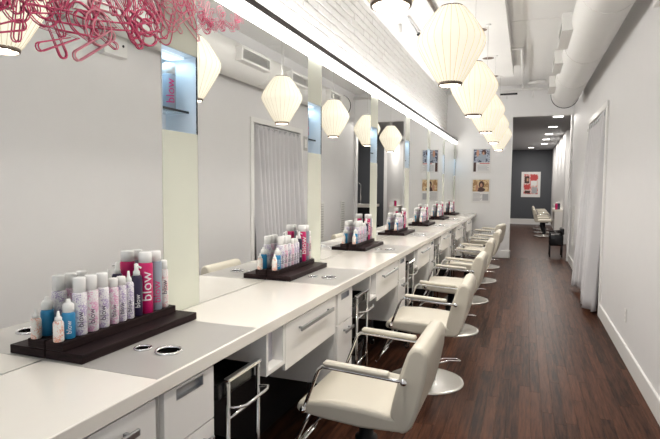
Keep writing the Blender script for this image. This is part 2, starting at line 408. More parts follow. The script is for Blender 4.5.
# niches
def niche(k):
    y0, y1 = SL[k]+.002, SR[k]-.002
    t = thing('display_niche', 'small lit wall niche with a glass shelf, %s from the camera' % ORD[k].replace('nearest', 'first'), 'niche', (XM, SL[k], NZ0), group='lit niches in the frosted strips')
    d = -.175; wd = SR[k]-SL[k]; h = NZ1-NZ0
    n = MB(); n.box(d-.006, d, .002, wd-.002, 0, h); n.box(d, -.001, .002, .006, 0, h); n.box(d, -.001, wd-.006, wd-.002, 0, h)
    n.box(d, -.001, .002, wd-.002, -.006, 0); n.box(d, -.001, .002, wd-.002, h, h+.006)
    n.build('liner', M['nichew'], t)
    box('shadow_gap_strip', M['black'], (-.004, .0015, wd-.006, wd-.001, 0, h), t)  # black strip stands in for the shade in the gap along this edge
    box('glass_shelf', M['glass'], (d+.002, -.045, .008, wd-.008, .098, .106), t)
    box('shelf_edge', M['black'], (-.045, -.042, .008, wd-.008, .097, .107), t)
    box('light_bar', M['nlight'], (d+.04, -.05, .03, wd-.03, h-.012, h-.002), t)
    area('niche_led', (XM-.09, SL[k]+wd/2, NZ1-.016), (0, 0, -1), .08, wd-.08, .30, (.55, .82, 1))
for k in range(7): niche(k)

# light valance along the top of the mirrors
lv = thing('light_valance', 'long glowing white light strip with dark trim above the mirrors', 'light', (XM, 0, ZT))
MB().box(-.003, .030, .0, 11.54, .0, .052).build('diffuser', M['fascia'], lv)
MB().cbox(-.006, .036, .0, 11.54, .052, .088, .002).build('dark_trim', M['darkmetal'], lv)
MB().box(-.19, -.007, .0, 11.54, .052, .080).build('ledge', M['trimw'], lv)
area('valance_tube_light', (XM+.016, 5.7, ZT-.0015), (0, 0, -1), .026, 11.2, 6, (1, .98, .96))
area('valance_front_light', (XM+.0315, 5.7, ZT+.026), (1, 0, 0), .046, 11.2, 24, (1, .98, .96))

# ------------------------------------------------------------------ counter
cto = thing('countertop', 'long glossy white salon countertop under the mirrors', 'countertop', (0, 0, 0))
MB().cbox(XM, XF, YB+.8, YE-.02, ZC-.047, ZC, .003).build('slab', M['counter'], cto)
for k in range(7):
    dy = P_ST*k
    ip = MB().box(XM+.002, XF-.008, 1.217+dy, 1.812+dy, ZC-.001, ZC+.0012).build('inset_plate', M['plate'], cto)
    MB().torus((-1.228, 1.431+dy, ZC+.003), .028, .0045, 28, 6).build('grommet', M['chrome'], ip)
    MB().torus((-1.125, 1.437+dy, ZC+.004), .042, .006, 32, 6).build('grommet', M['chrome'], ip)
    for (x, y, r_) in ((-1.228, 1.431, .026), (-1.125, 1.437, .040)):
        MB().lathe([(r_, 0), (r_, .001)], 28, (x, y+dy, ZC+.0012), False).build('hole', M['hole'], ip)

XC = -1.0      # plane of the cabinet fronts
def bar_handle(parent, y0, y1, z, name='handle'):
    h = MB(); h.cbox(XC+.020, XC+.030, y0, y1, z-.010, z+.010, .002)
    for y in (y0+.03, y1-.03): h.box(XC-.001, XC+.022, y-.006, y+.006, z-.005, z+.005)
    return h.build(name, M['steel'], parent)
def drawer_cabinet(k):
    dy = P_ST*k; y0, y1 = 1.250+dy, 1.520+dy
    t = thing('drawer_cabinet', 'slim white two-drawer cabinet under the counter, %s from the camera' % ORD[k].replace('nearest', 'first'), 'cabinet', (0, 0, 0), group='slim drawer cabinets')
    MB().box(XM+.01, XC-.02, y0, y1, .33, ZC-.048).build('body', M['lam'], t)
    d1 = MB(); zt = .872; a, b_, zl, zh = y0+.062, y0+.205, .828, .864
    for q in ((a, y0+.003, .69, zt), (b_, y1-.002, .69, zt), (a, b_, .69, zl), (a, b_, zh, zt)): d1.box(XC-.019, XC, q[0], q[1], q[2], q[3])
    dr = d1.build('drawer', M['lam'], t)
    fp = MB(); fp.box(XC-.018, XC-.014, a, b_, zl, zh); fp.box(XC-.016, XC+.001, a, b_, zl, zl+.004); fp.box(XC-.016, XC+.001, a, a+.004, zl, zh); fp.box(XC-.016, XC+.001, b_-.004, b_, zl, zh); fp.box(XC-.016, XC+.001, a, b_, zh-.003, zh)
    fp.build('finger_pull', M['steel'], dr)
    d2 = MB().box(XC-.019, XC, y0+.003, y1-.002, .335, .684).build('drawer', M['lam'], t)
    bar_handle(d2, y0+.08, y1-.04, .636)
def cubby(k):
    dy = P_ST*k; y0, y1 = 1.912+dy, 2.092+dy
    t = thing('open_cubby', 'small open white cubby shelf under the counter, %s from the camera' % ORD[k].replace('nearest', 'first'), 'shelf', (0, 0, 0), group='open cubbies')
    z0, z1, th = .695, ZC-.049, .018
    MB().box(XM+.01, XC, y0, y0+th, z0, z1).build('side_panel', M['lam'], t); MB().box(XM+.01, XC, y1-th, y1, z0, z1).build('side_panel', M['lam'], t)
    MB().box(XM+.01, XC, y0+th, y1-th, z0, z0+th).build('bottom_panel', M['lam'], t)
    MB().box(XM+.01, XC, y0+th, y1-th, z1-.006, z1).build('top_panel', M['lam'], t)
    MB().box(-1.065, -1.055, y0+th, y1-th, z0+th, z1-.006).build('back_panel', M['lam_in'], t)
def wide_drawer(k, lab):
    dy = P_ST*k; y0, y1 = 2.094+dy, 2.762+dy
    t = thing('wide_drawer_unit', lab, 'drawer', (0, 0, 0), group='wide drawers over the knee spaces')
    MB().box(XM+.01, XC-.02, y0, y1, .700, ZC-.049).build('body', M['lam'], t)
    d = MB().box(XC-.019, XC, y0+.003, y1-.003, .660, .872).build('drawer', M['lam'], t)
    bar_handle(d, y0+.125, y1-.10, .822)
for k in range(7): drawer_cabinet(k)
for k in range(6): cubby(k)
for k in range(-1, 6):
    wide_drawer(k, 'wide white drawer with steel bar handle at the near edge of the frame' if k < 0 else 'wide white drawer with long steel bar handle behind the %s styling chair' % ORD[k].replace('nearest', 'first'))

def make_cart():
    t = thing('rolling_cart', 'x', 'cart', (0, 0, 0), group='rolling carts under the counter')
    y0, y1, xf, xb = 1.602, 1.828, -.995, -1.33
    for (x, y) in ((xf, y0), (xf, y1), (xb, y0), (xb, y1)):
        MB().tube([(x, y, .055), (x, y, .79)], .009, 8).build('post', M['cartm'] if x == xf else M['steel'], t)
        cs = MB(); cs.torus((x, y, .027), .02, .0075, 14, 6, 'y'); cs.box(x-.008, x+.008, y-.012, y+.012, .04, .058); cs.build('caster', M['black'], t)
    MB().cbox(xf-.012, xf+.012, y0-.012, y1+.012, .785, .800, .003).build('top_bar', M['chrome'], t)
    MB().tube([(xf, y0, .645), (xf, y1, .645)], .007, 8).build('cross_bar', M['chrome'], t)
    MB().tube([(xf, y0, .35), (xf, y1, .35)], .007, 8).build('cross_bar', M['chrome'], t)
    MB().tube([(xf, y0+.005, .690), (xf+.035, y0+.012, .690), (xf+.052, y0+.04, .690), (xf+.052, y1-.02, .690), (xf+.04, y1+.012, .690), (xf, y1-.002, .690)], .006, 8).build('towel_bar', M['chrome'], t)
    for z in (.73, .40, .10):
        b_ = MB(); b_.box(xb+.01, xf-.012, y0-.045 if z > .7 else y0+.01, y1-.01, z, z+.008)
        ya = y0-.045 if z > .7 else y0+.01
        for q in ((xb+.01, xf-.012, ya, ya+.006), (xb+.01, xf-.012, y1-.016, y1-.01), (xb+.01, xb+.016, ya, y1-.01), (xf-.018, xf-.012, ya, y1-.01)): b_.box(*q, z, z+.055)
        b_.build('tray', M['blackgl'], t)
    MB().box(xb+.012, xf-.03, y0+.012, y1-.012, .165, .40).build('bin', M['black'], t)
    return t
cart = make_cart()
for k in range(6):
    t = cart if k == 0 else copy_tree(cart)
    t.location = (0, P_ST*k, 0); t['label'] = 'black rolling cart with chrome frame under the counter, %s from the camera' % ORD[k].replace('nearest', 'first')

# ------------------------------------------------------------------ styling chairs
def make_chair():
    t = thing('styling_chair', 'x', 'chair', (0, 0, 0), group='cream styling chairs along the counter')
    hw = .262
    def loft(prof, n=12, r=.03):                     # rounded sides: inset rings across the width
        c0 = Vector((sum(p_[0] for p_ in prof)/len(prof), 0, sum(p_[1] for p_ in prof)/len(prof)))
        ys = []
        for a in (0, 22, 45, 68, 90): ys.append((-hw+r*(1-math.sin(R(a))), r*(1-math.cos(R(a))) if False else r*(1-math.sin(R(90-a)) ) ))
        return ys
    # seat: thick upholstered slab, crowned on top
    sp = [(-.255, .455), (-.262, .475), (-.258, .498), (-.245, .508), (-.10, .515), (.05, .511), (.165, .500), (.225, .498), (.250, .480), (.250, .462), (.235, .437), (.05, .428), (-.12, .440)]
    s1 = MB().prism_y(sp, -hw+.0006, hw-.0006).build('seat', M['vinyl'], t, bevel=.014, segs=3)
    cu = MB(); n = 10; g = []
    for i in range(n+1):
        for j in range(n+1):
            u_, v_ = i/n, j/n; e = min(1, 5*min(u_, 1-u_))*min(1, 5*min(v_, 1-v_))
            g.append((-.243+.40*u_, -hw+.014+(2*hw-.028)*v_, .5075-.008*u_+.016*math.sqrt(max(0, e))))
    cu.add(g, [(i*(n+1)+j, (i+1)*(n+1)+j, (i+1)*(n+1)+j+1, i*(n+1)+j+1) for i in range(n) for j in range(n)], True)
    cu.build('seat_cushion', M['vinyl'], t)
    # backrest: slightly reclined, thick rolled top
    bp = [(.178, .505), (.188, .56), (.212, .66), (.236, .74), (.252, .786), (.264, .806), (.285, .818), (.312, .816), (.334, .800), (.340, .772), (.335, .70), (.320, .62), (.296, .52), (.274, .463), (.256, .443), (.230, .428), (.215, .445)]
    bk = MB().prism_y(bp, -hw, hw).build('backrest', M['vinyl'], t, bevel=.016, segs=3)
    for s in (-1, 1):
        y = s*(hw+.028)
        MB().tube([(-.212, y, .488), (-.185, y, .56), (-.150, y, .655), (-.140, y, .680), (-.122, y, .694), (-.09, y, .694), (.06, y, .686), (.20, y, .678), (.246, y, .676)], .0085, 8).build('arm_tube', M['chrome'], t)
        ap = MB().cbox(-.15, .15, -.021, .021, 0, .024, .008).build('arm_pad', M['vinyl'], t, (.035, y, .695), bevel=.006); ap.rotation_euler = (0, R(3.0), 0)
        for (x, z) in ((-.212, .487), (.246, .676)):
            o = MB().lathe([(0, -.004), (.012, -.002), (.016, .006), (.016, .016), (.011, .024), (0, .027)], 14).build('bolt', M['chrome'], t)
            o.location = (x, y-s*.006, z); o.rotation_euler = (R(-90)*s, 0, 0)
            MB().tube([(x, s*(hw-.006), z), (x, y, z)], .007, 8).build('stud', M['chrome'], t)
    # pedestal
    MB().box(-.11, .11, -.10, .10, .405, .432).build('mount_plate', M['black'], t, bevel=.006)
    MB().lathe([(.055, .06), (.055, .27), (.036, .275), (.036, .41)], 20).build('column', M['black'], t)
    MB().lathe([(0, 0), (.284, 0), (.288, .006), (.284, .013), (.27, .016), (.08, .017), (.065, .05), (.0, .052)], 56, smooth=False).build('base_disc', M['basem'], t)
    fr = MB()
    for s in (-1, 1): fr.tube([(-.205, s*.20, .455), (-.255, s*.195, .36), (-.31, s*.185, .24), (-.345, s*.18, .175)], .009, 8)
    fr.tube([(-.345, -.18, .175), (-.352, -.16, .165), (-.352, .16, .165), (-.345, .18, .175)], .009, 8)
    fr.tube([(-.31, -.185, .24), (-.31, .185, .24)], .007, 8)
    fr.build('footrest', M['chrome'], t)
    pl = MB(); pl.tube([(.05, .028, .13), (.20, .028, .135), (.315, .032, .115), (.328, .024, .113), (.328, -.024, .113), (.315, -.032, .115), (.20, -.028, .135), (.05, -.028, .13)], .006, 8)
    pl.build('pump_lever', M['chrome'], t).rotation_euler = (0, 0, R(48))
    return t
chair = make_chair()
for k in range(6):
    t = chair if k == 0 else copy_tree(chair)
    t.location = (-.705+(.02 if k in (1, 4) else 0), 2.405+P_ST*k, 0); t.rotation_euler = (0, 0, R([0, .5, -1, .5, -1.5, -9][k]))
    t['label'] = ['cream vinyl styling chair with chrome arms, nearest the camera', 'second cream styling chair from the camera', 'third cream styling chair from the camera', 'fourth cream styling chair from the camera', 'fifth cream styling chair from the camera', 'farthest cream styling chair of the row, slightly turned beside the end wall'][k]

# ------------------------------------------------------------------ trays and bottles
def make_tray():
    t = thing('product_tray', 'x', 'tray', (0, 0, 0), group='dark wood trays on the counter')
    MB().cbox(-1.448, -1.292, 1.228, 1.838, ZC+.0015, ZC+.031, .002).build('lower_step', M['traywood'], t)
    MB().cbox(-1.448, -1.374, 1.229, 1.806, ZC+.0312, ZC+.061, .002).build('upper_step', M['traywood'], t)
    return t
tray = make_tray(); ZB = ZC+.0612
for k in range(7):
    t = tray if k == 0 else copy_tree(tray)
    t.location = (0, P_ST*k, 0); t['label'] = 'stepped dark wood product tray on the counter, %s from the camera' % ORD[k].replace('nearest', 'first')

def body_prof(r, h, sh=.012, neck=None):
    p_ = [(0, 0), (r*.9, 0), (r, .003), (r, h-sh), (r*.97, h-sh*.6), (r*.8, h-.001)]
    return p_+[(neck or r*.6, h), (0, h)]
FACE = R(-38)
def bottle(kind):
    if kind == 'dropper':
        t = thing('dropper_bottle', 'x', 'bottle'); r, h = .0165, .068
        MB().lathe(body_prof(r, h), 18).build('body', M['white_orange'], t); MB().lathe([(.011, h), (.011, h+.010), (.006, h+.014), (.0035, h+.031), (0, h+.032)], 14).build('nozzle', M['capw'], t)
    elif kind == 'blue':
        t = thing('treatment_bottle', 'x', 'bottle'); r, h = .021, .088
        MB().lathe(body_prof(r, h), 18).build('body', M['blue'], t); MB().lathe([(.018, h), (.018, h+.024), (.012, h+.030), (.008, h+.032), (.007, h+.042), (0, h+.043)], 16).build('cap', M['capw'], t)
        wrap_text('blow', .022, r, .04, FACE).build('lettering', M['inkw'], t)
    elif kind in ('A', 'B', 'C'):
        t = thing('spray_bottle', 'x', 'bottle'); r, h = .0235, .145
        MB().lathe(body_prof(r, h, .008), 20).build('body', M['white_purple' if kind != 'B' else 'white_pink'], t); MB().lathe([(.0205, h), (.0205, h+.046), (.018, h+.050), (0, h+.050)], 18).build('cap', M['capc'], t)
        wrap_text('blow', .027, r, .055, FACE).build('lettering', M['ink'], t)
    elif kind in ('D', 'E'):
        t = thing('styling_bottle', 'x', 'bottle'); r, h = .0185, .136
        MB().lathe(body_prof(r, h, .01), 18).build('body', M['white_pink' if kind == 'D' else 'white_purple'], t); MB().lathe([(.0165, h), (.0165, h+.028), (.014, h+.031), (0, h+.031)], 16).build('cap', M['capw'], t)
        wrap_text('blow', .022, r, .05, FACE).build('lettering', M['ink'], t)
    elif kind == 'F':
        t = thing('nozzle_bottle', 'x', 'bottle'); r, h = .0185, .140
        MB().lathe(body_prof(r, h, .012), 18).build('body', M['white_purple'], t); MB().lathe([(.012, h), (.011, h+.012), (.006, h+.02), (.004, h+.041), (0, h+.042)], 14).build('nozzle', M['capw'], t)
        wrap_text('blow', .022, r, .05, FACE).build('lettering', M['ink'], t)
    elif kind == 'dark':
        t = thing('pump_bottle', 'x', 'bottle'); r, h = .0215, .158
        MB().lathe(body_prof(r, h, .02), 18).build('body', M['navy'], t); n = MB().lathe([(.013, h), (.013, h+.014), (.008, h+.02), (.008, h+.044), (0, h+.047)], 14); n.tube([(.004, 0, h+.036), (.022, 0, h+.030)], .004, 8); n.build('pump', M['capw'], t)
        wrap_text('blow', .026, r, .06, FACE).build('lettering', M['inkw'], t)
    elif kind == 'mag':
        t = thing('hairspray_can', 'x', 'bottle'); r, h = .0285, .205
        MB().lathe(body_prof(r, h, .014), 24).build('body', M['magenta'], t); MB().lathe([(.0265, h-.004), (.0265, h+.034), (.023, h+.038), (0, h+.038)], 20).build('cap', M['capc'], t)
        wrap_text('blow', .060, r, .108, FACE).build('lettering', M['inkw'], t)
    elif kind == 'grey':
        t = thing('shampoo_can', 'x', 'bottle'); r, h = .0245, .203
        MB().lathe(body_prof(r, h, .012), 22).build('body', M['greyblue'], t); MB().lathe([(.0225, h-.004), (.0225, h+.034), (.019, h+.038), (0, h+.038)], 18).build('cap', M['capc'], t)
        wrap_text('blow', .045, r, .075, FACE).build('lettering', M['inkp'], t)
    elif kind == 'slim':
        t = thing('cream_tube', 'x', 'bottle'); r, h = .0175, .160
        MB().lathe(body_prof(r, h, .006), 18).build('body', M['white_rose'], t); MB().lathe([(.015, h), (.0145, h+.033), (.012, h+.036), (0, h+.036)], 16).build('cap', M['capw'], t)
        wrap_text('blow', .030, r, .085, FACE).build('lettering', M['ink'], t)
    return t
BT = [('dropper', -1.395, 1.240, 'small white dropper bottle with peach print'), ('blue', -1.397, 1.282, 'small blue bottle with white cap'),
      ('A', -1.398, 1.330, 'tall white purple-speckled bottle with clear cap, beside the blue bottle'), ('B', -1.398, 1.380, 'tall white pink-speckled bottle with clear cap'),
      ('C', -1.398, 1.430, 'tall white purple-speckled bottle right of the pink-speckled one'), ('D', -1.396, 1.481, 'shorter white pink-speckled bottle with white cap'),
      ('E', -1.396, 1.521, 'shorter white purple-speckled bottle with white cap'), ('F', -1.396, 1.561, 'white bottle with pointed nozzle, beside the dark pump bottle'),
      ('dark', -1.397, 1.605, 'dark navy pump bottle with white pump'), ('mag', -1.400, 1.659, 'tall magenta can with big white lettering'),
      ('grey', -1.398, 1.717, 'tall grey-blue can with pink lettering'), ('slim', -1.396, 1.765, 'slim white rose-printed tube at the far end of its tray')]
for kind, x, y, lab in BT:
    src = bottle(kind)
    for k in range(7):
        t = src if k == 0 else copy_tree(src)
        t.location = (x-.006, y+P_ST*k, ZB); t['group'] = 'bottles on the product trays'
        t['label'] = '%s, on the %s tray' % (lab, ORD[k])
# cans standing in the niches
cansrc = thing('niche_can', 'x', 'bottle', group='cans in the lit niches')
MB().lathe(body_prof(.030, .165, .006), 24).build('body', M['greyblue'], cansrc)
MB().lathe([(.0295, .163), (.0295, .205), (.026, .210), (0, .210)], 20).build('cap', M['capw'], cansrc)
wrap_text('blow', .056, .030, .085, FACE).build('lettering', M['inkp'], cansrc)
for k in range(7):
    t = cansrc if k == 0 else copy_tree(cansrc)
    t.location = (XM-.100, SL[k]+.180, NZ0+.1065); t['label'] = 'white-capped grey can with pink lettering in the %s lit niche' % ORD[k]

# ------------------------------------------------------------------ pendant lamps
def make_lamp():
    t = thing('pendant_lamp', 'x', 'lamp', (0, 0, 0), group='bubble pendant lamps in a row')
    prof = [(.070, .004), (.090, .030), (.118, .075), (.150, .130), (.182, .185), (.204, .228), (.213, .258), (.209, .288), (.192, .325), (.166, .368), (.136, .412), (.106, .450), (.086, .472), (.070, .482)]
    NR = 26
    MB().lathe(prof, NR*2, rad=lambda j: 1.0 if j % 2 == 0 else .972, cap=False).build('shade', M['shade'], t)
    rb = MB()
    for j in range(NR):
        a = 2*PI*j/NR; rb.tube([(r_*1.002*math.cos(a), r_*1.002*math.sin(a), z) for r_, z in prof], .0016, 4)
    tag(rb.build('wire_ribs', M['rib'], t), kind='stuff')
    MB().lathe([(.066, -.006), (.074, -.006), (.076, .004), (.074, .014), (.066, .014), (.066, -.006)], 36, cap=False).build('bottom_ring', M['ring'], t)
    MB().lathe([(.0, .020), (.064, .020), (.064, .023), (0, .023)], 28, smooth=False).build('diffuser', M['disc'], t)
    MB().torus((0, 0, .483), .070, .004, 28, 6).build('top_ring', M['ring'], t)
    MB().tube([(0, 0, .02), (0, 0, 1.262)], .0025, 6).build('cord', M['cord'], t)
    sk = MB().lathe([(.018, .36), (.020, .37), (.020, .44), (.006, .46), (0, .46)], 14).build('socket', M['ring'], t)
    MB().lathe([(.030, 1.250), (.030, 1.266), (0, 1.266)], 24).build('ceiling_cup', M['trimw'], t)
    return t
LAMP = make_lamp(); ZL = 2.152
for k in range(6):
    t = LAMP if k == 0 else copy_tree(LAMP)
    y = 1.87+1.56*k; t.location = (-.475, y, ZL)
    t['label'] = 'glowing cream bubble pendant lamp, %s from the camera' % ORD[k].replace('nearest', 'first')
    area('lamp_bulb_down', (-.475, y, ZL+.018), (0, 0, -1), .12, .12, 10, (1, .95, .87), 'DISK')
    area('lamp_bulb_up', (-.475, y, ZL+.475), (0, 0, 1), .12, .12, 1.2, (1, .95, .87), 'DISK')

# ------------------------------------------------------------------ duct with registers
du = thing('air_duct', 'big round white air duct along the right wall', 'duct', (.567, 0, 3.06))
o = MB().tube([(0, YB, 0), (0, 9.72, 0)], .215, 40).build('pipe', M['duct'], du)
for y in (-1.0, .4, 1.8, 3.2, 4.6, 6.35, 7.9, 9.3): MB().torus((0, y, 0), .2155, .0045, 40, 6, 'y').build('seam_band', M['duct'], du)
MB().torus((0, 9.735, 0), .205, .020, 36, 6, 'y').build('end_collar', M['black'], du)
for (ya, yb) in ((5.46, 6.20), (6.86, 7.47), (8.42, 9.03), (3.95, 4.6)):
    q = MB(); q.box(-.295, -.17, ya, ya+.03, -.085, .08); q.box(-.295, -.17, yb-.03, yb, -.085, .08); q.box(-.295, -.17, ya+.03, yb-.03, .055, .08); q.box(-.295, -.17, ya+.03, yb-.03, -.085, -.06)
    g_ = q.build('register', M['duct'], du)
    for i in range(5): MB().add([(-.288, ya+.03, -.057+.024*i), (-.288, yb-.03, -.057+.024*i), (-.262, yb-.03, -.044+.024*i), (-.262, ya+.03, -.044+.024*i), (-.288, ya+.03, -.054+.024*i), (-.288, yb-.03, -.054+.024*i), (-.262, yb-.03, -.041+.024*i), (-.262, ya+.03, -.041+.024*i)],
                                [(3, 2, 1, 0), (4, 5, 6, 7), (0, 1, 5, 4), (1, 2, 6, 5), (2, 3, 7, 6), (3, 0, 4, 7)]).build('slat', M['grey_grille'], g_)
    MB().box(-.25, -.245, ya+.03, yb-.03, -.06, .055).build('damper', M['grey_grille'], g_)
for y in (1.2, 4.2, 7.2):
    h = MB(); h.box(-.003, .003, y-.012, y+.012, .21, .54); h.build('hanger', M['duct'], du)

# ------------------------------------------------------------------ pipes, downlights, small fittings
pp = thing('sprinkler_pipe', 'white painted sprinkler pipe under the ceiling before the end wall', 'pipe')
MB().tube([(-.262, 8.12, 3.50), (-.125, 8.12, 3.50), (-.118, 8.13, 3.50), (-.118, 8.2, 3.50), (-.118, 11.30, 3.50)], .020, 10).build('branch', M['trimw'], pp)
MB().tube([(-1.62, 11.30, 3.46), (.80, 11.30, 3.46)], .030, 12).build('main_run', M['trimw'], pp)
for x in (-.42, .08): MB().tube([(x, 11.30, 3.46), (x, 11.30, 3.29)], .014, 8).build('drop', M['trimw'], pp)
MB().tube([(-.118, 11.30, 3.43), (-.118, 11.30, 3.56)], .034, 12).build('coupling', M['trimw'], pp)
MB().tube([(-.02, 11.10, 3.56), (.30, 11.10, 3.56)], .03, 10).build('upper_run', M['trimw'], pp)
tk = tag(MB().box(-.55, -.22, 11.22, 11.26, 3.36, 3.39).build('conduit_box', M['black']), 'black conduit strip beside the sprinkler pipe', 'conduit')
for i, (x, y) in enumerate(((-.585, 6.72), (-.585, 8.21), (-.585, 9.55), (-.585, 5.2), (-.585, 3.7))):
    t = thing('recessed_downlight', 'round recessed ceiling downlight, %s' % ['nearest in view', 'middle of the three in view', 'farthest in view', 'above the third pendant lamp', 'above the second pendant lamp'][i], 'downlight', (x, y, 3.42), group='recessed downlights')
    MB().torus((0, 0, -.003), .088, .006, 26, 6).build('trim_ring', M['trimw'], t)
    MB().lathe([(.084, -.006), (.070, -.005), (0, -.005)], 24, cap=False).build('baffle', M['brown'], t)
# exposed conduit and spotlight near the brick wall
sp_ = thing('track_spotlight', 'thin dark rod spotlight on the ceiling above the brick wall', 'spotlight', (-1.30, 6.2, 3.42))
MB().tube([(0, -.30, -.02), (0, .30, -.045)], .008, 8).build('rod', M['steel'], sp_)
MB().tube([(0, .28, -.06), (0, .34, -.03)], .016, 10).build('head', M['black'], sp_)
MB().tube([(-.16, 0, 0), (-.16, 0, -.10)], .022, 10).build('stem', M['trimw'], sp_)
tag(MB().tube([(-1.0, 4.9, 3.395), (-.97, 6.0, 3.395)], .018, 8).build('ceiling_conduit', M['ring']), 'bronze conduit on the ceiling behind the first pendant lamp', 'conduit')
# wall fittings on the right wall
ol = thing('wall_outlet', 'white power outlet low on the right wall', 'outlet', (XW, 5.11, .39))
MB().cbox(-.008, 0, -.036, .036, -.058, .058, .003).build('plate', M['trimw'], ol)
for z in (-.022, .022): MB().cbox(-.010, -.007, -.016, .016, z-.013, z+.013, .001).build('socket', M['wall'], ol)
bx_ = thing('wall_box', 'white electrical box high on the right wall seen in the nearest mirror', 'box', (XW, 3.97, 2.71))
MB().cbox(-.09, 0, -.15, .15, 0, .24, .006).build('cover', M['trimw'], bx_); dot = MB().lathe([(.013, 0), (.013, .004), (0, .004)], 14).build('dot', M['black'], bx_); dot.location = (-.09, .09, .11); dot.rotation_euler = (0, R(-90), 0)
for i, (y0, y1) in enumerate(((9.36, 9.62), (10.62, 10.88))):
    t = thing('wall_grille', ['louvred return grille on the right wall nearer the curtain', 'louvred return grille on the right wall beside the passage'][i], 'grille', (XW, y0, .42), group='wall grilles')
    q = MB(); q.box(-.012, 0, 0, .025, 0, .75); q.box(-.012, 0, y1-y0-.025, y1-y0, 0, .75); q.box(-.012, 0, .025, y1-y0-.025, 0, .025); q.box(-.012, 0, .025, y1-y0-.025, .725, .75); q.build('frame', M['duct'], t)
    MB().box(-.003, 0, .025, y1-y0-.025, .025, .725).build('backing', M['grey_grille'], t)
    for j in range(14): MB().box(-.010, -.003, .025, y1-y0-.025, .035+.05*j, .055+.05*j).build('slat', M['duct'], t)
pq = thing('wall_plaque', 'small grey plaque on the wall beyond the curtain', 'plaque', (XW, 8.60, 2.13)); MB().cbox(-.012, 0, -.0, .16, 0, .25, .003).build('plate', M['grey_grille'], pq); MB().box(-.014, -.011, .03, .13, .05, .2).build('insert', M['duct'], pq)

# ------------------------------------------------------------------ framed posters
def poster(name, lab, x, z, wd, ht, y, photo, kind):
    t = thing(name, lab, 'poster', (x, y, z), group='framed magazine pages')
    f = MB(); b_ = .014
    f.box(0, wd, -.022, 0, 0, b_); f.box(0, wd, -.022, 0, ht-b_, ht); f.box(0, b_, -.022, 0, b_, ht-b_); f.box(wd-b_, wd, -.022, 0, b_, ht-b_); f.build('frame', M['trimw'], t)
    MB().box(b_, wd-b_, -.012, 0, b_, ht-b_).build('mat', M['paper'], t)
    return t
def disc(t, name, material, cx, cz, rx, rz, y):
    n = 20; MB().add([(cx+rx*math.cos(2*PI*j/n), y, cz+rz*math.sin(2*PI*j/n)) for j in range(n)]+[(cx+rx*math.cos(2*PI*j/n), y+.002, cz+rz*math.sin(2*PI*j/n)) for j in range(n)],
        [tuple(range(n)), tuple(range(2*n-1, n-1, -1))]+[(j, j+n, (j+1) % n+n, (j+1) % n) for j in range(n)]).build(name, material, t)
t = poster('framed_poster', 'upper framed page on the end wall with a blue-black photo and red heading', -1.105, 1.795, .40, .53, YE, None, 0)
MB().box(.035, .365, -.0135, -.012, .225, .50).build('photo', M['navyp'], t)
disc(t, 'figure', M['skin'], .12, .42, .028, .075, -.0155); disc(t, 'figure', M['greyblue'], .21, .33, .085, .075, -.0160); disc(t, 'figure', M['hair'], .245, .43, .05, .06, -.0157); disc(t, 'figure', M['skin'], .235, .41, .022, .035, -.0163)
MB().box(.035, .09, -.0135, -.012, .03, .225).build('photo', M['hair'], t)
MB().box(.16, .365, -.0135, -.012, .195, .212).build('heading', M['red'], t)
for i in range(5): MB().box(.12, .35-.03*(i % 2), -.0135, -.012, .06+.026*i, .07+.026*i).build('text_line', M['tgrey'], t)
t = poster('framed_poster', 'lower framed page on the end wall with an ochre photo of two people', -1.110, 1.150, .405, .53, YE, None, 1)
MB().box(.035, .37, -.0135, -.012, .25, .50).build('photo', M['ochre'], t)
disc(t, 'figure', M['hair'], .215, .40, .055, .075, -.0155); disc(t, 'figure', M['skin'], .212, .385, .026, .042, -.0165); disc(t, 'figure', M['hair'], .20, .29, .095, .045, -.0158); disc(t, 'figure', M['skin'], .125, .33, .03, .07, -.0162)
for i in range(7): MB().box(.045, .19+.02*(i % 3), -.0135, -.012, .05+.026*i, .06+.026*i).build('text_line', M['tgrey'], t)
MB().box(.24, .36, -.0135, -.012, .06, .20).build('photo', M['tgrey'], t)

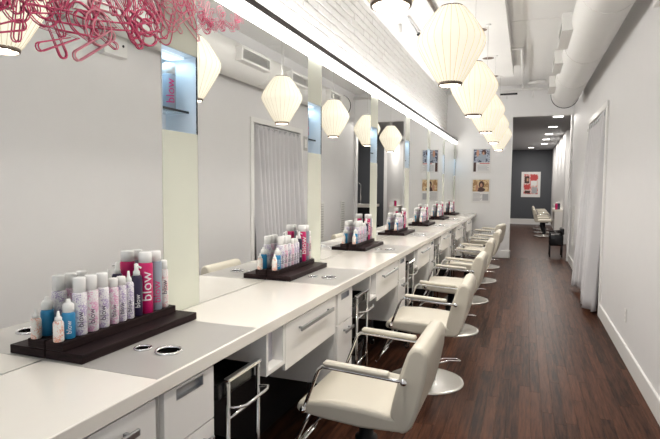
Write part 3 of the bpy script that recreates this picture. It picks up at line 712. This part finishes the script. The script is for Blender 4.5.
# ------------------------------------------------------------------ pink tangle of letters on the first mirrors
mu = thing('pink_letter_decal', 'tangle of pink outlined letters across the top of the nearest mirrors', 'decal', (XM, 0, 0))
def arc(cx, cy, r, a0, a1, n=9, sy=1): return [(cx+r*math.cos(R(a0+(a1-a0)*i/n)), cy+sy*r*math.sin(R(a0+(a1-a0)*i/n))) for i in range(n+1)]
GL = {'d': [arc(-.25, -.45, .45, 0, 360, 16), [(.2, -.95), (.2, 1)]], 'Z': [[(-.5, .9), (.5, .9), (-.5, -.9), (.5, -.9)]], 'P': [[(-.4, -1), (-.4, .95), (.1, .95)]+arc(.1, .5, .45, 90, -90, 8)+[(-.35, .05)]],
      'M': [[(-.7, -.9), (-.5, .9), (0, -.4), (.5, .9), (.7, -.9)]], 'b': [[(-.4, 1), (-.4, -.9)], arc(.05, -.45, .45, 0, 360, 16)], 'A': [[(-.6, -.9), (0, .95), (.6, -.9)], [(-.35, -.25), (.35, -.25)]],
      'w': [[(-.8, .5), (-.4, -.6), (0, .35), (.4, -.6), (.8, .5)]], 'l': [[(0, -1), (0, 1)]], 'R': [[(-.4, -1), (-.4, .95), (.1, .95)]+arc(.1, .5, .45, 90, -90, 8)+[(-.3, .05)], [(0, 0), (.5, -.95)]],
      'o': [arc(0, 0, .5, 0, 360, 18)], '7': [[(-.5, .9), (.5, .9), (-.2, -.95)]], 'N': [[(-.5, -.9), (-.5, .9), (.5, -.9), (.5, .9)]], 'U': [[(-.45, .9), (-.45, -.4)]+arc(0, -.4, .45, 180, 360, 8)+[(.45, .9)]],
      'e': [[(-.45, 0), (.45, 0)]+arc(0, 0, .5, 0, 300, 14)], 'J': [[(.3, .95), (.3, -.4)]+arc(-.1, -.4, .4, 0, -150, 7)], 'S': [arc(0, .42, .42, 40, 270, 9)+arc(0, -.42, .42, 90, -140, 9)], 'Q': [arc(0, 0, .7, 0, 360, 20), [(.2, -.3), (.7, -.9)]]}
def outline(ch, h, hwid, tr):
    mb = MB()
    for st_ in GL[ch]:
        P_ = [Vector((x*h, y*h)) for x, y in st_]; n = len(P_)
        closed = (P_[0]-P_[-1]).length < 1e-4
        if closed: P_ = P_[:-1]; n -= 1
        def nrm(i):
            a_ = P_[(i-1) % n] if closed or i > 0 else P_[i]; b_ = P_[(i+1) % n] if closed or i < n-1 else P_[i]
            d0 = (P_[i]-a_); d1 = (b_-P_[i]); d0 = d0.normalized() if d0.length else d1.normalized(); d1 = d1.normalized() if d1.length else d0
            t_ = (d0+d1); t_ = t_.normalized() if t_.length > .05 else Vector((-d0.y, d0.x)); c_ = max(.72, abs(t_.dot(d0)))
            return Vector((-t_.y, t_.x))/c_
        Lf = [P_[i]+nrm(i)*hwid for i in range(n)]; Rg = [P_[i]-nrm(i)*hwid for i in range(n)]
        if closed:
            for q in (Lf, Rg): mb.tube([(v.x, v.y, 0) for v in q], tr, 5, True)
        else:
            def cap_(c0, f_, d_): 
                an = math.atan2(f_.y, f_.x); return [c0+Vector((math.cos(an-PI*i/5), math.sin(an-PI*i/5)))*hwid for i in range(1, 5)]
            e1 = cap_(P_[-1], Lf[-1]-P_[-1], 1); e0 = cap_(P_[0], Rg[0]-P_[0], 1)
            mb.tube([(v.x, v.y, 0) for v in Lf+e1+Rg[::-1]+e0], tr, 5, True)
    me = mb.mesh('letter', M['pink']); me.transform(Matrix.Diagonal((1, 1, .4, 1)))
    return me
def zlow(y):                                         # lower border of the tangle
    return 1.925 if y < 1.42 else 1.925+(y-1.42)*.375
chars = list(GL)
om = {}
for c_ in chars:
    me = outline(c_, .095, .0160, .0034); om[c_] = me
    m2_ = me.copy(); m2_.materials.clear(); m2_.materials.append(M['pink2']); om[c_+'2'] = m2_
random.seed(21)
spots = []
for i in range(1600):
    y = random.uniform(.95, 2.80); zl = zlow(y)
    z = zl+(.07 if y < 2.1 else .04)+max(.02, 2.37-zl-.07)*random.random()
    if z > 2.37: continue
    if min([9]+[math.hypot(y-a_, z-b_) for a_, b_ in spots]) < (.058 if y < 2.05 else .040): continue
    spots.append((y, z))
for (y, z) in spots:
    c_ = random.choice(chars)
    pale = (SL[0]-.02 < y < SR[0]+.02 and random.random() < .6) or random.random() < .25
    o = bpy.data.objects.new('letter', om[c_+('2' if pale else '')]); COL.objects.link(o); o.parent = mu
    sc = random.uniform(.65, 1.1) if y < 2.1 else random.uniform(.36, .60)
    sc = min(sc, (2.400-z)/.118)
    if sc < .2: COL.objects.unlink(o); bpy.data.objects.remove(o); continue
    a = random.uniform(-PI, PI)
    # glyph plane -> wall plane: glyph x along +y, glyph y along +z, normal +x
    o.matrix_local = Matrix.Translation((.003+.003*random.random(), y, z)) @ Matrix(((0, 0, 1, 0), (1, 0, 0, 0), (0, 1, 0, 0), (0, 0, 0, 1))) @ Matrix.Rotation(a, 4, 'Z') @ Matrix.Scale(sc, 4)

# ------------------------------------------------------------------ room beyond the passage
YF = 22.6
struct(box('wall_far', M['grey_wall'], (-1.3, 2.8, YF, YF+.1, 0, 3.1)), 'slate grey wall of the far room')
struct(box('wall_far_left', M['grey_wall'], (-1.3, -1.2, YE+.15, YF, 0, 3.1)))
struct(box('wall_far_right', M['grey_wall'], (2.7, 2.8, YE+.15, YF, 0, 3.1)))
fw_ = MB(); fw_.box(.95, 1.05, 15.0, YF, 0, 3.0); struct(fw_.build('wall_far_partition', M['endwall']), 'white partition in the far room')
struct(box('wall_far_side', M['grey_wall'], (1.05, 2.7, 15.0, 15.1, 0, 3.0)), 'slate grey side wall of the far room')
struct(box('ceiling_far', M['grey_ceil'], (-1.3, 2.8, YE+.15, YF+.1, 3.0, 3.1)), 'grey ceiling of the far room')
struct(box('baseboard_far', M['trimw'], (-1.2, .95, YF-.02, YF, 0, .22)))
struct(box('trim_30', M['trimw'], (XW, 2.7, YE+.15, YE+.17, 0, 3.0)))
for i, (x, y) in enumerate(((.59, 12.1), (.575, 14.1), (.555, 16.0), (.545, 17.7), (.54, 19.5), (.13, 21.2))):
    t = thing('square_downlight', 'square lit downlight in the far room ceiling, %s from the passage' % ['first', 'second', 'third', 'fourth', 'fifth', 'last'][i], 'downlight', (x, y, 3.0), group='square downlights of the far room')
    MB().box(-.11, .11, -.11, .11, -.006, 0).build('frame', M['trimw'], t); MB().box(-.095, .095, -.095, .095, -.009, -.006).build('lens', M['panel'], t)
    area('far_downlight', (x, y, 2.985), (0, 0, -1), .18, .18, 20, (1, .95, .88))
t = poster('framed_poster', 'framed red page on the slate grey wall of the far room', -.19, 1.10, .72, 1.02, YF, None, 2)
MB().box(.09, .63, -.014, -.012, .12, .93).build('photo', M['redp'], t); 
for (a_, b_, c_, d_, mm_) in ((.12, .30, .56, .84, 'hair'), (.34, .60, .70, .90, 'red'), (.36, .58, .46, .66, 'paper'), (.12, .32, .30, .50, 'red'), (.40, .60, .15, .40, 'tgrey'), (.14, .34, .15, .26, 'hair'), (.20, .27, .64, .76, 'skin')): MB().box(a_, b_, -.0155 if mm_ != 'skin' else -.0165, -.012, c_, d_).build('photo', M[mm_], t)
for k in range(3):
    t = copy_tree(chair); t.location = (.55, 17.3+1.4*k, 0); t.rotation_euler = (0, 0, R(180)); t['group'] = 'chairs in the far room'
    t['label'] = 'pale styling chair in the far room, %s from the passage' % ['first', 'second', 'third'][k]
# counter of the far room with bottles
fc = thing('far_counter', 'white counter along the partition in the far room', 'counter', (.943, 15.3, 0))
MB().box(-.22, 0, 0, 1.4, .84, .90).build('top', M['counter'], fc); MB().box(-.20, 0, 0, .5, .33, .84).build('cabinet', M['lam'], fc); MB().box(-.20, 0, .8, 1.3, .33, .84).build('cabinet', M['lam'], fc)
for i in range(3):
    t = thing('far_bottle', 'dark bottle on the far room counter, %s' % ['left', 'middle', 'right'][i], 'bottle', (.78+.04*i, 15.4+.12*i, .90), group='bottles on the far counter')
    MB().lathe(body_prof(.03, .16), 14).build('body', M['navy' if i else 'magenta'], t); MB().lathe([(.018, .16), (.018, .20), (0, .2)], 12).build('cap', M['capw'], t)
# reception desk seen through the mirrors
rd = thing('reception_desk', 'white topped black desk against the slate grey side wall', 'desk', (1.15, 14.0, 0))
MB().box(0, 1.3, 0, .9, .90, .98).build('top', M['counter'], rd); MB().box(.05, 1.25, .08, .9, 0, .90).build('body', M['black'], rd)
wb = thing('shampoo_bowl', 'white shampoo bowl standing on the black desk', 'bowl', (1.95, 14.4, .98)); MB().lathe([(.0, 0), (.16, 0), (.22, .10), (.25, .28), (.23, .28), (.20, .12), (0, .06)], 24).build('basin', M['capw'], wb)
dl = thing('desk_lamp', 'chrome arm lamp above the white bowl', 'lamp', (1.60, 14.5, .98)); MB().lathe([(.08, 0), (.08, .02), (.02, .03), (0, .03)], 18).build('foot', M['chrome'], dl); MB().tube([(0, 0, .02), (0, 0, .55), (.12, 0, .66), (.42, 0, .60)], .012, 8).build('arm', M['chrome'], dl); MB().lathe([(.02, .06), (.06, 0), (.055, 0), (0, .05)], 16).build('head', M['capw'], dl, (.42, 0, .54))
# black side chair by the passage
bc = thing('black_side_chair', 'black upholstered armchair beside the passage in the far room', 'chair', (.66, 12.35, 0), R(0))
MB().cbox(-.16, .12, -.22, .22, .24, .48, .02).build('seat', M['blackgl'], bc, bevel=.012); MB().cbox(.06, .13, -.22, .22, .48, .62, .015).build('backrest', M['blackgl'], bc, bevel=.01)
for (x, y) in ((-.14, -.20), (-.14, .20), (.10, -.20), (.10, .20)): MB().tube([(x, y, 0), (x, y, .30)], .013, 8).build('leg', M['black'], bc)
for s in (-1, 1): MB().tube([(-.14, s*.21, .40), (-.14, s*.21, .52), (.08, s*.21, .54)], .016, 8).build('arm', M['blackgl'], bc)
